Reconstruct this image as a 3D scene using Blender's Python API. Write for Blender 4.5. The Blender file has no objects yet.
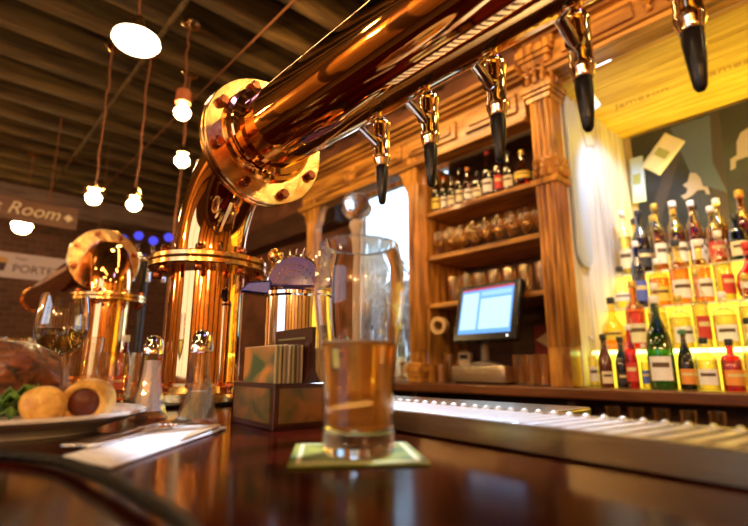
import bpy, math, random
from math import pi, sin, cos, radians
from mathutils import Vector, Matrix
random.seed(7)
S = bpy.context.scene
COL = S.collection

# ------------------------------------------------------------------ camera
CZ = 1.12
AZ, PITCH = radians(137.4), radians(12.3)
cd = bpy.data.cameras.new('camera'); cam = bpy.data.objects.new('camera', cd); COL.objects.link(cam)
cd.sensor_width = 36.0; cd.lens = 480 / 748 * 36
cd.clip_start = 0.01; cd.clip_end = 200
cam.location = (0, 0, CZ)
fw = Vector((cos(AZ) * cos(PITCH), sin(AZ) * cos(PITCH), sin(PITCH)))
cam.rotation_euler = fw.to_track_quat('-Z', 'Y').to_euler()
cd.dof.use_dof = True; cd.dof.focus_distance = 0.78; cd.dof.aperture_fstop = 3.2
S.camera = cam

# ------------------------------------------------------------------ view, world
S.view_settings.view_transform = 'Standard'; S.view_settings.look = 'None'
S.view_settings.exposure = 0.28; S.view_settings.gamma = 1.0
S.view_settings.use_curve_mapping = False
S.cycles.transparent_max_bounces = 32; S.cycles.max_bounces = 10
S.cycles.transmission_bounces = 10; S.cycles.glossy_bounces = 6
S.cycles.sample_clamp_indirect = 6.0
W = bpy.data.worlds.new('world'); S.world = W; W.use_nodes = True
W.node_tree.nodes['Background'].inputs[0].default_value = (0.62, 0.8, 1.0, 1)
W.node_tree.nodes['Background'].inputs[1].default_value = 5.5

# ------------------------------------------------------------------ lights
def aim(o, target):
    o.rotation_euler = (Vector(target) - o.location).to_track_quat('-Z', 'Y').to_euler()
def area(name, loc, target, sx, sy, watt, col):
    l = bpy.data.lights.new(name, 'AREA'); l.shape = 'RECTANGLE'; l.size = sx; l.size_y = sy
    l.energy = watt; l.color = col
    o = bpy.data.objects.new(name, l); COL.objects.link(o); o.location = loc; aim(o, target); return o
def spot(name, loc, target, watt, col, ang=50, r=0.03):
    l = bpy.data.lights.new(name, 'SPOT'); l.energy = watt; l.color = col; l.spot_size = radians(ang)
    l.spot_blend = 0.5; l.shadow_soft_size = r
    o = bpy.data.objects.new(name, l); COL.objects.link(o); o.location = loc; aim(o, target); return o
WARM = (1.0, 0.58, 0.2); AMB = (1.0, 0.5, 0.16); COOL = (0.66, 0.78, 1.0); YEL = (1.0, 0.72, 0.08)
area('fill_light_shelves', (-1.5, 1.0, 2.84), (-1.5, 2.1, 1.8), 1.6, 0.12, 15, WARM)  # added fill from above to turn the back bar orange, no fixture
area('fill_light_column', (-0.2, 0.9, 2.84), (-0.9, 2.0, 2.0), 0.5, 0.12, 7, WARM)  # added fill for the column front, no track there
area('fill_light_room', (-0.6, -1.5, 2.84), (-0.8, 0.2, 1.2), 1.8, 0.15, 9, WARM)  # added fill behind the camera, mirrored in the copper
area('fill_light_far', (-3.6, -1.2, 2.5), (-4.6, 0.6, 2.9), 0.9, 0.3, 5, AMB)  # added fill warming the far end of the room
area('purple_fill', (0.5, 0.4, 2.78), (-2.0, 0.8, 3.05), 0.06, 0.8, 5, (0.3, 0.22, 1.0))  # added purple light for the joist sides, no neon tube
spot('flange_fill_spot', (1.15, 1.5, 2.68), (-.78, .43, 1.56), 65, (1.0, 0.72, 0.28), 16, 0.16)  # added spot, placed so the flange shines gold
spot('tray_spot', (-0.6, 1.5, 2.8), (-0.47, 0.46, 1.06), 330, COOL, 19, 0.04)
area('alcove_strip', (-0.25, 2.12, 2.36), (-0.25, 2.2, 1.5), 0.9, 0.05, 3, YEL)
area('alcove_uplight', (-0.35, 2.68, 1.62), (-0.35, 2.3, 2.4), 1.0, 0.05, 9, YEL)
spot('bottle_fill_spot', (-0.25, 1.0, 2.75), (-0.5, 2.2, 1.4), 55, (1.0, 0.85, 0.6), 34, 0.05)  # added spot to brighten the bottle fronts
spot('plank_spot', (-0.45, 2.05, 2.3), (-0.9, 2.5, 1.8), 24, (0.5, 0.68, 1.0), 75, 0.03)
spot('food_fill_spot', (-0.2, -0.9, 2.6), (-0.6, 0.15, 1.05), 27, (1.0, 0.8, 0.5), 14, 0.08)  # added spot, narrowed to brighten the food
spot('till_fill_spot', (-1.2, 1.0, 2.8), (-1.35, 1.97, 1.12), 34, (1.0, 0.75, 0.4), 26, 0.03)  # added spot for highlights on the till and counter glasses

# ------------------------------------------------------------------ materials
MATS = {}
def nt(name):
    m = bpy.data.materials.new(name); m.use_nodes = True
    return m, m.node_tree, m.node_tree.nodes['Principled BSDF']
def mat(name, col, rough=0.5, metal=0.0, emit=None, estr=0.0, trans=0.0, ior=1.45, coat=0.0, spec=None, bump=0.0, bscale=40.0, sss=0.0):
    if name in MATS: return MATS[name]
    m, t, b = nt(name)
    b.inputs['Base Color'].default_value = (*col, 1); b.inputs['Roughness'].default_value = rough
    b.inputs['Metallic'].default_value = metal; b.inputs['IOR'].default_value = ior
    b.inputs['Transmission Weight'].default_value = trans; b.inputs['Coat Weight'].default_value = coat
    b.inputs['Coat Roughness'].default_value = 0.05
    if sss: b.inputs['Subsurface Weight'].default_value = sss; b.inputs['Subsurface Scale'].default_value = 0.01
    if emit: b.inputs['Emission Color'].default_value = (*emit, 1); b.inputs['Emission Strength'].default_value = estr
    if bump:
        tc = t.nodes.new('ShaderNodeTexCoord'); n = t.nodes.new('ShaderNodeTexNoise'); n.inputs['Scale'].default_value = bscale
        bp = t.nodes.new('ShaderNodeBump'); bp.inputs['Strength'].default_value = bump; bp.inputs['Distance'].default_value = 0.01
        t.links.new(tc.outputs['Object'], n.inputs['Vector']); t.links.new(n.outputs['Fac'], bp.inputs['Height']); t.links.new(bp.outputs['Normal'], b.inputs['Normal'])
    MATS[name] = m; return m
def mat2(name, c1, c2, scale=(8, 8, 8), rough=0.5, metal=0.0, coat=0.0, detail=6, lo=0.35, hi=0.65, bump=0.15, kind='noise', bdist=0.004, coord='Object', rough2=None):
    if name in MATS: return MATS[name]
    m, t, b = nt(name); L = t.links.new
    tc = t.nodes.new('ShaderNodeTexCoord'); mp = t.nodes.new('ShaderNodeMapping'); mp.inputs['Scale'].default_value = scale
    L(tc.outputs[coord], mp.inputs['Vector'])
    if kind == 'voronoi':
        n = t.nodes.new('ShaderNodeTexVoronoi'); n.inputs['Scale'].default_value = 1; out = n.outputs['Distance']
    else:
        n = t.nodes.new('ShaderNodeTexNoise'); n.inputs['Scale'].default_value = 1; n.inputs['Detail'].default_value = detail; n.inputs['Distortion'].default_value = 0.6; out = n.outputs['Fac']
    L(mp.outputs['Vector'], n.inputs['Vector'])
    r = t.nodes.new('ShaderNodeValToRGB'); r.color_ramp.elements[0].position = lo; r.color_ramp.elements[1].position = hi
    r.color_ramp.elements[0].color = (*c1, 1); r.color_ramp.elements[1].color = (*c2, 1)
    L(out, r.inputs['Fac']); L(r.outputs['Color'], b.inputs['Base Color'])
    b.inputs['Roughness'].default_value = rough; b.inputs['Metallic'].default_value = metal; b.inputs['Coat Weight'].default_value = coat
    b.inputs['Coat Roughness'].default_value = 0.08
    if bump:
        bp = t.nodes.new('ShaderNodeBump'); bp.inputs['Strength'].default_value = bump; bp.inputs['Distance'].default_value = bdist
        L(out, bp.inputs['Height']); L(bp.outputs['Normal'], b.inputs['Normal'])
    MATS[name] = m; return m
def thin_glass(name, col=(1, 1, 1), refl=0.9, rough=0.02, rc=(1, 1, 1)):
    """clear or tinted glass: sees through, mirrors at its rims"""
    if name in MATS: return MATS[name]
    m = bpy.data.materials.new(name); m.use_nodes = True; t = m.node_tree; t.nodes.clear(); L = t.links.new
    o = t.nodes.new('ShaderNodeOutputMaterial'); mx = t.nodes.new('ShaderNodeMixShader')
    tr = t.nodes.new('ShaderNodeBsdfTransparent'); tr.inputs[0].default_value = (*col, 1)
    gl = t.nodes.new('ShaderNodeBsdfGlossy'); gl.inputs['Roughness'].default_value = rough; gl.inputs['Color'].default_value = (refl * rc[0], refl * rc[1], refl * rc[2], 1)
    lw = t.nodes.new('ShaderNodeLayerWeight'); lw.inputs['Blend'].default_value = 0.35
    mr = t.nodes.new('ShaderNodeMapRange'); mr.inputs['To Min'].default_value = 0.05; mr.inputs['To Max'].default_value = 0.9
    L(lw.outputs['Facing'], mr.inputs['Value']); L(mr.outputs['Result'], mx.inputs[0])
    L(tr.outputs[0], mx.inputs[1]); L(gl.outputs[0], mx.inputs[2]); L(mx.outputs[0], o.inputs['Surface'])
    MATS[name] = m; return m
def emis(name, col, s):
    return mat(name, (0.02, 0.02, 0.02), 0.5, emit=col, estr=s)
def bricks(name):
    m, t, b = nt(name); L = t.links.new
    tc = t.nodes.new('ShaderNodeTexCoord'); mp = t.nodes.new('ShaderNodeMapping'); mp.inputs['Scale'].default_value = (4.2, 4.2, 4.2)
    sx = t.nodes.new('ShaderNodeSeparateXYZ'); ad = t.nodes.new('ShaderNodeMath'); cx = t.nodes.new('ShaderNodeCombineXYZ')
    L(tc.outputs['Object'], sx.inputs[0]); L(sx.outputs['X'], ad.inputs[0]); L(sx.outputs['Y'], ad.inputs[1])
    L(ad.outputs[0], cx.inputs['X']); L(sx.outputs['Z'], cx.inputs['Y']); L(cx.outputs[0], mp.inputs['Vector'])
    br = t.nodes.new('ShaderNodeTexBrick'); L(mp.outputs[0], br.inputs['Vector'])
    br.inputs['Color1'].default_value = (0.16, 0.055, 0.028, 1); br.inputs['Color2'].default_value = (0.09, 0.032, 0.018, 1)
    br.inputs['Mortar'].default_value = (0.13, 0.09, 0.06, 1); br.inputs['Scale'].default_value = 1; br.inputs['Mortar Size'].default_value = 0.02
    L(br.outputs['Color'], b.inputs['Base Color']); b.inputs['Roughness'].default_value = 0.8
    bp = t.nodes.new('ShaderNodeBump'); bp.inputs['Strength'].default_value = 0.5; bp.inputs['Distance'].default_value = 0.01; bp.invert = True
    L(br.outputs['Fac'], bp.inputs['Height']); L(bp.outputs['Normal'], b.inputs['Normal'])
    return m
M_brick = bricks('brick')
M_copper = mat('polished_copper', (0.97, 0.54, 0.20), 0.045, 1.0, bump=0.10, bscale=9)
M_copper2 = mat2('worn_copper', (0.88, 0.44, 0.13), (1.0, 0.72, 0.30), (30, 30, 30), 0.2, 1.0, bump=0.3, bdist=0.002)
M_bolt = mat('dark_copper_bolt', (0.5, 0.16, 0.07), 0.16, 1.0)
M_brass = mat('brass', (0.95, 0.7, 0.32), 0.14, 1.0)
M_chrome = mat('chrome', (0.92, 0.9, 0.88), 0.06, 1.0)
M_tap = mat('polished_bronze', (0.96, 0.82, 0.6), 0.08, 1.0)
M_steel = mat2('brushed_steel', (0.36, 0.29, 0.18), (0.52, 0.43, 0.29), (4, 80, 80), 0.27, 1.0, bump=0.05)
M_grate = mat('grate_steel', (0.86, 0.86, 0.88), 0.3, 0.55)
M_black = mat('black_plastic', (0.012, 0.011, 0.011), 0.25)
M_rubber = mat('black_rubber', (0.006, 0.005, 0.005), 0.5, bump=0.3, bscale=200)
M_rubber.node_tree.nodes['Principled BSDF'].inputs['Specular IOR Level'].default_value = 0.15
M_bar = mat2('lacquered_mahogany', (0.014, 0.0016, 0.0008), (0.045, 0.004, 0.0015), (3, 26, 10), 0.14, bump=0.02)
M_bar.node_tree.nodes['Principled BSDF'].inputs['IOR'].default_value = 1.11
M_oak = mat2('golden_oak', (0.17, 0.05, 0.005), (0.74, 0.345, 0.05), (26, 26, 3), 0.32, coat=0.4, bump=0.2)
M_oakh = mat2('golden_oak_rail', (0.16, 0.05, 0.006), (0.68, 0.32, 0.05), (3, 26, 26), 0.35, coat=0.35, bump=0.2)
M_walnut = mat2('walnut_counter', (0.10, 0.032, 0.010), (0.19, 0.065, 0.02), (3, 30, 30), 0.3, coat=0.4, bump=0.1)
M_darkwood = mat2('dark_panelling', (0.05, 0.018, 0.008), (0.11, 0.04, 0.016), (6, 6, 30), 0.5, bump=0.1)
M_joist = mat2('aged_joist', (0.05, 0.026, 0.007), (0.19, 0.11, 0.028), (20, 2, 20), 0.7, bump=0.4)
M_deck = mat2('dark_decking', (0.005, 0.003, 0.003), (0.014, 0.009, 0.008), (3, 20, 20), 0.85, bump=0.2)
M_plank = mat2('whitewashed_plank', (0.50, 0.46, 0.40), (0.80, 0.78, 0.74), (20, 20, 2.2), 0.6, bump=0.35, lo=0.3, hi=0.6)
M_yplank = mat2('pine_crate_plank', (0.62, 0.38, 0.04), (0.90, 0.66, 0.12), (2.4, 30, 30), 0.5, bump=0.25)
M_paper = mat('white_paper', (0.86, 0.85, 0.82), 0.7, bump=0.15, bscale=60)
M_napkin = mat('napkin', (0.85, 0.82, 0.82), 0.85, bump=0.25, bscale=120)
M_china = mat('white_china', (0.86, 0.80, 0.72), 0.12, coat=0.5)
M_glass = thin_glass('clear_glass')
M_real = mat('pint_glass', (1, 1, 1), 0.0, trans=1.0, ior=1.47)
M_cord = mat('twisted_brown_cord', (0.25, 0.09, 0.03), 0.7)
M_bulb = emis('lit_bulb', (1.0, 0.68, 0.30), 60)
M_shade = emis('lit_glass_shade', (1.0, 0.74, 0.42), 14)

# ------------------------------------------------------------------ mesh builder
class MB:
    def __init__(s): s.v = []; s.f = []; s.m = Matrix.Identity(4)
    def add(s, vs, fs):
        k = len(s.v); s.v += [tuple(s.m @ Vector(p)) for p in vs]; s.f += [tuple(i + k for i in f) for f in fs]; return s
    def box(s, x0, x1, y0, y1, z0, z1):
        v = [(x, y, z) for z in (z0, z1) for y in (y0, y1) for x in (x0, x1)]
        return s.add(v, [(0, 2, 3, 1), (4, 5, 7, 6), (0, 1, 5, 4), (2, 6, 7, 3), (0, 4, 6, 2), (1, 3, 7, 5)])
    def lathe(s, prof, c=(0, 0, 0), axis='z', seg=32, closed=False):
        vs = []; n = len(prof)
        for r, h in prof:
            for k in range(seg):
                a = 2 * pi * k / seg; u, w = r * cos(a), r * sin(a)
                p = {'z': (u, w, h), 'x': (h, u, w), 'y': (w, h, u)}[axis]
                vs.append((p[0] + c[0], p[1] + c[1], p[2] + c[2]))
        fs = []
        for i in range(n if closed else n - 1):
            j = (i + 1) % n
            for k in range(seg):
                l = (k + 1) % seg; fs.append((i * seg + k, i * seg + l, j * seg + l, j * seg + k))
        if not closed:
            if prof[0][0] > 1e-5: fs.append(tuple(range(seg - 1, -1, -1)))
            if prof[-1][0] > 1e-5: fs.append(tuple((n - 1) * seg + k for k in range(seg)))
        return s.add(vs, fs)
    def tube(s, pts, r, seg=10, cap=True, rs=None):
        pts = [Vector(p) for p in pts]; n = len(pts); vs = []; prev = None
        for i, p in enumerate(pts):
            t = (pts[min(i + 1, n - 1)] - pts[max(i - 1, 0)]).normalized()
            if prev is None: a = Vector((0, 0, 1)) if abs(t.z) < .9 else Vector((1, 0, 0)); u = t.cross(a).normalized()
            else: u = (prev - t * prev.dot(t)).normalized()
            prev = u; w = t.cross(u); rr = rs[i] if rs else r
            for k in range(seg):
                a = 2 * pi * k / seg; vs.append(tuple(p + (u * cos(a) + w * sin(a)) * rr))
        fs = [(i * seg + k, i * seg + (k + 1) % seg, (i + 1) * seg + (k + 1) % seg, (i + 1) * seg + k) for i in range(n - 1) for k in range(seg)]
        if cap: fs += [tuple(range(seg - 1, -1, -1)), tuple((n - 1) * seg + k for k in range(seg))]
        return s.add(vs, fs)
    def prism(s, outline, a0, a1, plane='xz'):
        n = len(outline)
        def P(u, w, d): return {'xz': (u, d, w), 'yz': (d, u, w), 'xy': (u, w, d)}[plane]
        vs = [P(u, w, a0) for u, w in outline] + [P(u, w, a1) for u, w in outline]
        return s.add(vs, [tuple(range(n)), tuple(range(2 * n - 1, n - 1, -1))] + [(i, i + n, (i + 1) % n + n, (i + 1) % n) for i in range(n)])
    def ball(s, c, r, seg=20, ry=None, rz=None, lump=0.0, seed=0):
        rg = random.Random(seed); ph = [rg.uniform(0, 6.28) for _ in range(6)]; vs = []; rings = seg // 2
        ry = ry or r; rz = rz or r
        for i in range(rings + 1):
            th = pi * i / rings
            for k in range(seg):
                a = 2 * pi * k / seg
                q = 1 + lump * (sin(3 * a + ph[0]) * sin(2 * th + ph[1]) + .6 * sin(5 * a + ph[2]) * sin(4 * th + ph[3]) + .4 * sin(9 * a * 1 + ph[4]) * sin(7 * th + ph[5])) * sin(th)
                vs.append((c[0] + r * q * sin(th) * cos(a), c[1] + ry * q * sin(th) * sin(a), c[2] + rz * q * cos(th)))
        fs = [(i * seg + k, (i + 1) * seg + k, (i + 1) * seg + (k + 1) % seg, i * seg + (k + 1) % seg) for i in range(rings) for k in range(seg)]
        return s.add(vs, fs)
    def build(s, name, m, parent=None, smooth=True, bevel=0.0, loc=None, sub=0, ang=35):
        me = bpy.data.meshes.new(name); me.from_pydata(s.v, [], s.f); me.validate()
        import bmesh
        bm = bmesh.new(); bm.from_mesh(me); bmesh.ops.remove_doubles(bm, verts=bm.verts, dist=1e-6)
        bmesh.ops.recalc_face_normals(bm, faces=bm.faces); bm.to_mesh(me); bm.free()
        me.materials.append(m)
        if smooth:
            me.polygons.foreach_set('use_smooth', [True] * len(me.polygons)); me.set_sharp_from_angle(angle=radians(ang))
        o = bpy.data.objects.new(name, me); COL.objects.link(o)
        if parent: o.parent = parent
        if loc: o.location = loc
        if bevel:
            b = o.modifiers.new('bevel', 'BEVEL'); b.width = bevel; b.segments = 2; b.limit_method = 'ANGLE'; b.angle_limit = radians(40)
        if sub:
            q = o.modifiers.new('sub', 'SUBSURF'); q.levels = sub; q.render_levels = sub
        return o
def text_part(name, body, size, m, parent, loc, rot, depth=0.001, shear=0.0, align='LEFT'):
    c = bpy.data.curves.new(name, 'FONT'); c.body = body; c.size = size; c.extrude = depth; c.shear = shear; c.align_x = align
    t = bpy.data.objects.new(name, c); COL.objects.link(t)
    dg = bpy.context.evaluated_depsgraph_get(); me = bpy.data.meshes.new_from_object(t.evaluated_get(dg))
    bpy.data.objects.remove(t); me.materials.clear(); me.materials.append(m)
    o = bpy.data.objects.new(name, me); COL.objects.link(o); o.parent = parent; o.location = loc; o.rotation_euler = rot
    return o
def tag(o, label, cat, group=None, kind=None):
    o['label'] = label; o['category'] = cat
    if group: o['group'] = group
    if kind: o['kind'] = kind
    return o
def thing(name, label, cat, loc=(0, 0, 0), rz=0.0, group=None):
    o = bpy.data.objects.new(name, None); o.empty_display_size = 0.05; COL.objects.link(o)
    o.location = loc; o.rotation_euler = (0, 0, rz); return tag(o, label, cat, group)
def struct(mb, name, m, **k):
    o = mb.build(name, m, **k); o['kind'] = 'structure'; return o
def dup(root, loc, rz=0.0, label=None, scale=None, rot=None):
    r = root.copy(); COL.objects.link(r); r.location = loc; r.rotation_euler = rot or (0, 0, rz)
    if label: r['label'] = label
    if scale: r.scale = scale
    for ch in list(root.children):
        c = ch.copy(); COL.objects.link(c); c.parent = r
        for g in ch.children:
            d = g.copy(); COL.objects.link(d); d.parent = c
    return r
ORD = ['first', 'second', 'third', 'fourth', 'fifth', 'sixth', 'seventh', 'eighth', 'ninth', 'tenth', 'eleventh', 'twelfth', 'thirteenth', 'fourteenth', 'fifteenth', 'sixteenth', 'seventeenth', 'eighteenth']
BZ = 1.05          # bar top
CT = 1.045         # back counter top
CEIL = 2.98

# ================================================================== STRUCTURE
struct(MB().box(-6.1, 3.1, -3.1, 2.9, -0.05, 0.0), 'floor', mat2('floor_boards', (0.05, 0.025, 0.012), (0.09, 0.045, 0.02), (2, 20, 2), 0.5), smooth=False)
struct(MB().box(-6.1, 3.1, -3.1, 2.9, CEIL + 0.20, CEIL + 0.24), 'ceiling', M_deck, smooth=False)
struct(MB().box(-6.1, -6.0, -3.1, 2.9, 0, CEIL + 0.20), 'wall_left', M_brick, smooth=False)
struct(MB().box(3.0, 3.1, -3.1, 2.9, 0, CEIL + 0.20), 'wall_right', M_brick, smooth=False)
struct(MB().box(-6.0, 3.0, -3.1, -3.0, 0, CEIL + 0.20), 'wall_front', M_brick, smooth=False)
# back wall with the mirror-bay window opening
wb = MB()
wb.box(-6.0, -2.72, 2.32, 2.42, 0, CEIL + .20); wb.box(-1.78, -0.92, 2.32, 2.42, 0, CEIL + .20)
wb.box(-2.72, -1.78, 2.32, 2.42, 0, 1.04); wb.box(-2.72, -1.78, 2.32, 2.42, 2.42, CEIL + .20)
struct(wb, 'wall_back', mat2('umber_plaster', (0.13, 0.045, 0.02), (0.26, 0.10, 0.045), (3, 3, 5), 0.7, bump=0.3), smooth=False)
struct(MB().box(-0.92, 3.0, 2.78, 2.88, 0, CEIL + .20), 'wall_alcove', mat2('alcove_plaster', (0.55, 0.42, 0.16), (0.7, 0.55, 0.22), (3, 3, 3), 0.7), smooth=False)
# joists across the ceiling, each a piece of its own
n = 0
for i in range(29):
    x = -5.75 + i * 0.30
    w = 0.033
    n += 1; struct(MB().box(x - w, x + w, -3.0, 2.3, CEIL - 0.03, CEIL + 0.20), f'trim_{n}', M_joist, bevel=0.004)
# dark doorway and beam seen between tower and back bar
n += 1; struct(MB().box(-3.95, -3.87, 2.27, 2.32, 0, 2.02).box(-3.05, -2.97, 2.27, 2.32, 0, 2.02).box(-3.87, -3.05, 2.27, 2.32, 1.94, 2.02), f'trim_{n}', mat2('redwood_frame', (0.3, 0.09, 0.03), (0.42, 0.15, 0.05), (20, 20, 3), 0.45), bevel=0.005)
struct(MB().box(-3.87, -3.05, 2.285, 2.315, 0, 1.94), 'door_opening_1', mat('dark_opening_fill', (0.015, 0.01, 0.008), 0.4), bevel=0.003)  # near-black sheet stands in for the dark open doorway
n += 1; struct(MB().box(-6.0, -2.8, 2.16, 2.32, 2.22, 2.42), f'trim_{n}', M_darkwood, bevel=0.01)
# window of the left bay and what lies outside it
wf = struct(MB().box(-2.72, -2.69, 2.31, 2.36, 1.04, 2.42).box(-1.81, -1.78, 2.31, 2.36, 1.04, 2.42).box(-2.69, -1.81, 2.31, 2.36, 2.39, 2.42).box(-2.69, -1.81, 2.31, 2.36, 1.04, 1.07), 'window_1', M_oak, bevel=0.003)
MB().box(-2.69, -1.81, 2.335, 2.34, 1.07, 2.39).build('pane', thin_glass('window_pane', (0.9, 0.95, 1.0), 0.8, 0.25), wf, smooth=False)

def leafy(name, c, rx, ry, rz, nl, size, m, label):
    rg = random.Random(int(abs(c[0]) * 1000)); mb = MB()
    for _ in range(nl):
        a, b = rg.uniform(0, 6.28), rg.uniform(-1, 1); q = rg.uniform(0.3, 1) ** .5
        p = Vector((c[0] + rx * q * cos(a) * (1 - b * b) ** .5, c[1] + ry * q * sin(a) * (1 - b * b) ** .5, c[2] + rz * b * q))
        u = Vector((rg.uniform(-1, 1), rg.uniform(-1, 1), rg.uniform(-1, 1))).normalized(); w = u.orthogonal().normalized() * size * .4; u = u * size
        mb.add([tuple(p - u), tuple(p - w), tuple(p + u), tuple(p + w)], [(0, 1, 2, 3)])
    t = thing(name, label, 'shrub', (0, 0, 0))
    mb.build('foliage', m, t, smooth=False)
    MB().tube([(c[0], c[1], 0), (c[0] + .02, c[1], c[2] - rz * .5), (c[0] - .03, c[1], c[2] + rz * .3)], .02).build('trunk', M_darkwood, t)
    return t
M_leaf = mat2('grey_green_leaf', (0.16, 0.17, 0.13), (0.5, 0.5, 0.44), (8, 8, 8), 0.6, bump=0)
struct(MB().box(-7, 3, 2.9, 12, -0.05, 0.0), 'floor_outside', mat('paving', (0.2, 0.2, 0.2), 0.8), smooth=False)
leafy('garden_shrub', (-3.55, 3.3, 1.55), .42, .35, .55, 1300, .06, M_leaf, 'grey green shrub outside the window behind the left bay')
leafy('garden_shrub', (-4.6, 4.2, 1.7), .8, .5, .95, 1500, .09, M_leaf, 'taller dark shrub further outside the window, behind the first shrub')
leafy('garden_shrub', (-2.65, 3.1, 1.45), .30, .3, .40, 1100, .055, M_leaf, 'low grey shrub outside the window beside the middle post')

# ================================================================== BACK BAR
FY = 1.93
bb = thing('back_bar', 'golden oak back bar with fluted column, open shelves and carved frieze', 'back bar')
MB().box(-2.85, 1.2, 1.86, 2.315, CT - 0.045, CT - .0006).build('counter', M_walnut, bb, bevel=0.008)
MB().box(-2.83, 1.15, 2.12, 2.3, 0.0, CT - .045).box(-2.83, 1.15, 1.95, 2.12, 0.0, .08).box(-2.83, 1.15, 1.93, 2.12, 0.86, 0.8844).build('cabinet_base', M_darkwood, bb, bevel=0.004)
for xa in (-2.83, -1.8, -0.95, 0.2, 1.12):
    MB().box(xa, xa + .03, 1.93, 2.12, 0.08, CT - .045).build('divider', M_darkwood, bb, bevel=.003)
MB().box(-1.78, -0.93, 2.285, 2.315, CT, 2.5).build('back_panel', M_darkwood, bb)
def post(xc, w, z1, y0=FY):
    h = w / 2; mb = MB(); mb.box(xc - h * .8, xc + h * .8, y0 - h * .8, y0 + h * .8, CT, z1)
    for k in range(4):
        x = xc + (k - 1.5) * w * .2
        mb.tube([(x, y0 - h * .82, CT + .16), (x, y0 - h * .82, z1 - .16)], w * .075, 8)
        y = y0 + (k - 1.5) * w * .2
        mb.tube([(xc + h * .82, y, CT + .16), (xc + h * .82, y, z1 - .16)], w * .075, 8)
    o = mb.build('post', M_oak, bb, bevel=.003)
    return o
def ring(xc, w, z, hgt, name='moulding', y0=FY):
    h = w / 2; mb = MB()
    for k, (e, a, b) in enumerate(((1.0, 0, .3), (1.16, .3, .5), (1.3, .5, .8), (1.12, .8, 1.0))):
        mb.box(xc - h * e, xc + h * e, y0 - h * e, y0 + h * e, z + a * hgt, z + b * hgt)
    return mb.build(name, M_oak, bb, bevel=.004)
CXC = -0.945
post(CXC, .118, 2.56)
ring(CXC, .118, 2.30, .09, 'capital'); ring(CXC, .13, 2.47, .12, 'capital')
def acanthus(xc, z, w):
    mb = MB()
    for sy in (0, 1):
        for k in range(3):
            for j in range(3):
                u = (k - 1) * w * .3; zz = z + (j - 1) * .03
                c = (xc + u, FY - w * .5 - .004 * (2 - j), zz) if sy == 0 else (xc + w * .5 + .004 * (2 - j), FY + u, zz)
                mb.ball(c, .014, 10, rz=.021, lump=.2, seed=k * 3 + j)
    return mb.build('carved_leaves', M_oak, bb)
acanthus(CXC, 1.98, .11); acanthus(CXC, 2.43, .12)
MB().box(CXC - .064, CXC + .064, FY - .064, FY + .064, 1.9, 1.93).build('moulding', M_oak, bb, bevel=.006)
post(-1.745, .085, 2.3); post(-2.73, .09, 2.3)
for xc, w in ((-1.745, .085), (-2.73, .09)):
    ring(xc, w, CT, .1, 'plinth')
    # ogee bracket under the frieze
    for sgn in ((-1,) if xc > -2 else (1, -1)):
        pts = [(xc + sgn * w * .4, 2.28), (xc + sgn * (w * .4 + .14), 2.28), (xc + sgn * (w * .4 + .135), 2.25), (xc + sgn * (w * .4 + .09), 2.235), (xc + sgn * (w * .4 + .05), 2.20), (xc + sgn * (w * .4 + .035), 2.14), (xc + sgn * (w * .4 + .012), 2.1), (xc + sgn * w * .4, 2.05)]
        MB().prism(pts, FY - .03, FY + .03).build('bracket', M_oak, bb, bevel=.003)
# frieze over the two left bays
fr = MB(); fr.box(-2.85, -1.02, 1.90, 1.98, 2.26, 2.44)
for x0, x1 in ((-2.80, -2.30), (-2.24, -1.82), (-1.76, -1.42), (-1.36, -1.06)):
    fr.box(x0, x1, 1.885, 1.90, 2.30, 2.40); fr.box(x0 + .03, x1 - .03, 1.875, 1.885, 2.325, 2.375)
fr.build('frieze', M_oakh, bb, bevel=.004)
cn = MB()
for e, a, b in ((.02, 2.235, 2.26), (.03, 2.44, 2.455), (.055, 2.455, 2.475), (.08, 2.475, 2.50)):
    cn.box(-2.85 - e, -1.02, 1.90 - e, 1.98, a, b)
cn.build('cornice', M_oakh, bb, bevel=.004)
# taller entablature over the alcove
en = MB(); en.box(CXC - .03, 1.2, 1.90, 2.0, 2.44, 2.66)
for e, a, b in ((.02, 2.42, 2.445), (.035, 2.445, 2.46), (.03, 2.60, 2.62), (.06, 2.62, 2.65), (.09, 2.65, 2.69)): en.box(CXC - .03 - e, 1.2, 1.90 - e, 2.0, a, b)
for k in range(5):
    x0 = CXC + .12 + k * .42; en.box(x0, x0 + .3, 1.885, 1.90, 2.49, 2.57)
en.build('entablature', M_oakh, bb, bevel=.004)
for k in range(5):
    x = CXC + .06 + k * .42
    MB().ball((x, 1.89, 2.53), .022, 12, lump=.2, seed=k).ball((x, 1.888, 2.495), .014, 10, lump=.2, seed=k + 9).box(x - .03, x + .03, 1.875, 1.90, 2.56, 2.60).build('corbel', M_oak, bb)
SH = (1.965, 1.715, 1.455)
for z in SH:
    MB().box(-1.705, -1.005, 1.955, 2.285, z - .026, z - .0006).build('shelf', M_oakh, bb, bevel=.003)
MB().box(-1.705, -1.69, 1.955, 2.285, CT, 2.26).build('side_panel', M_oak, bb, bevel=.002)
MB().box(-1.01, -1.0, 1.97, 2.285, CT, 2.26).build('side_panel', M_oak, bb, bevel=.002)

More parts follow.
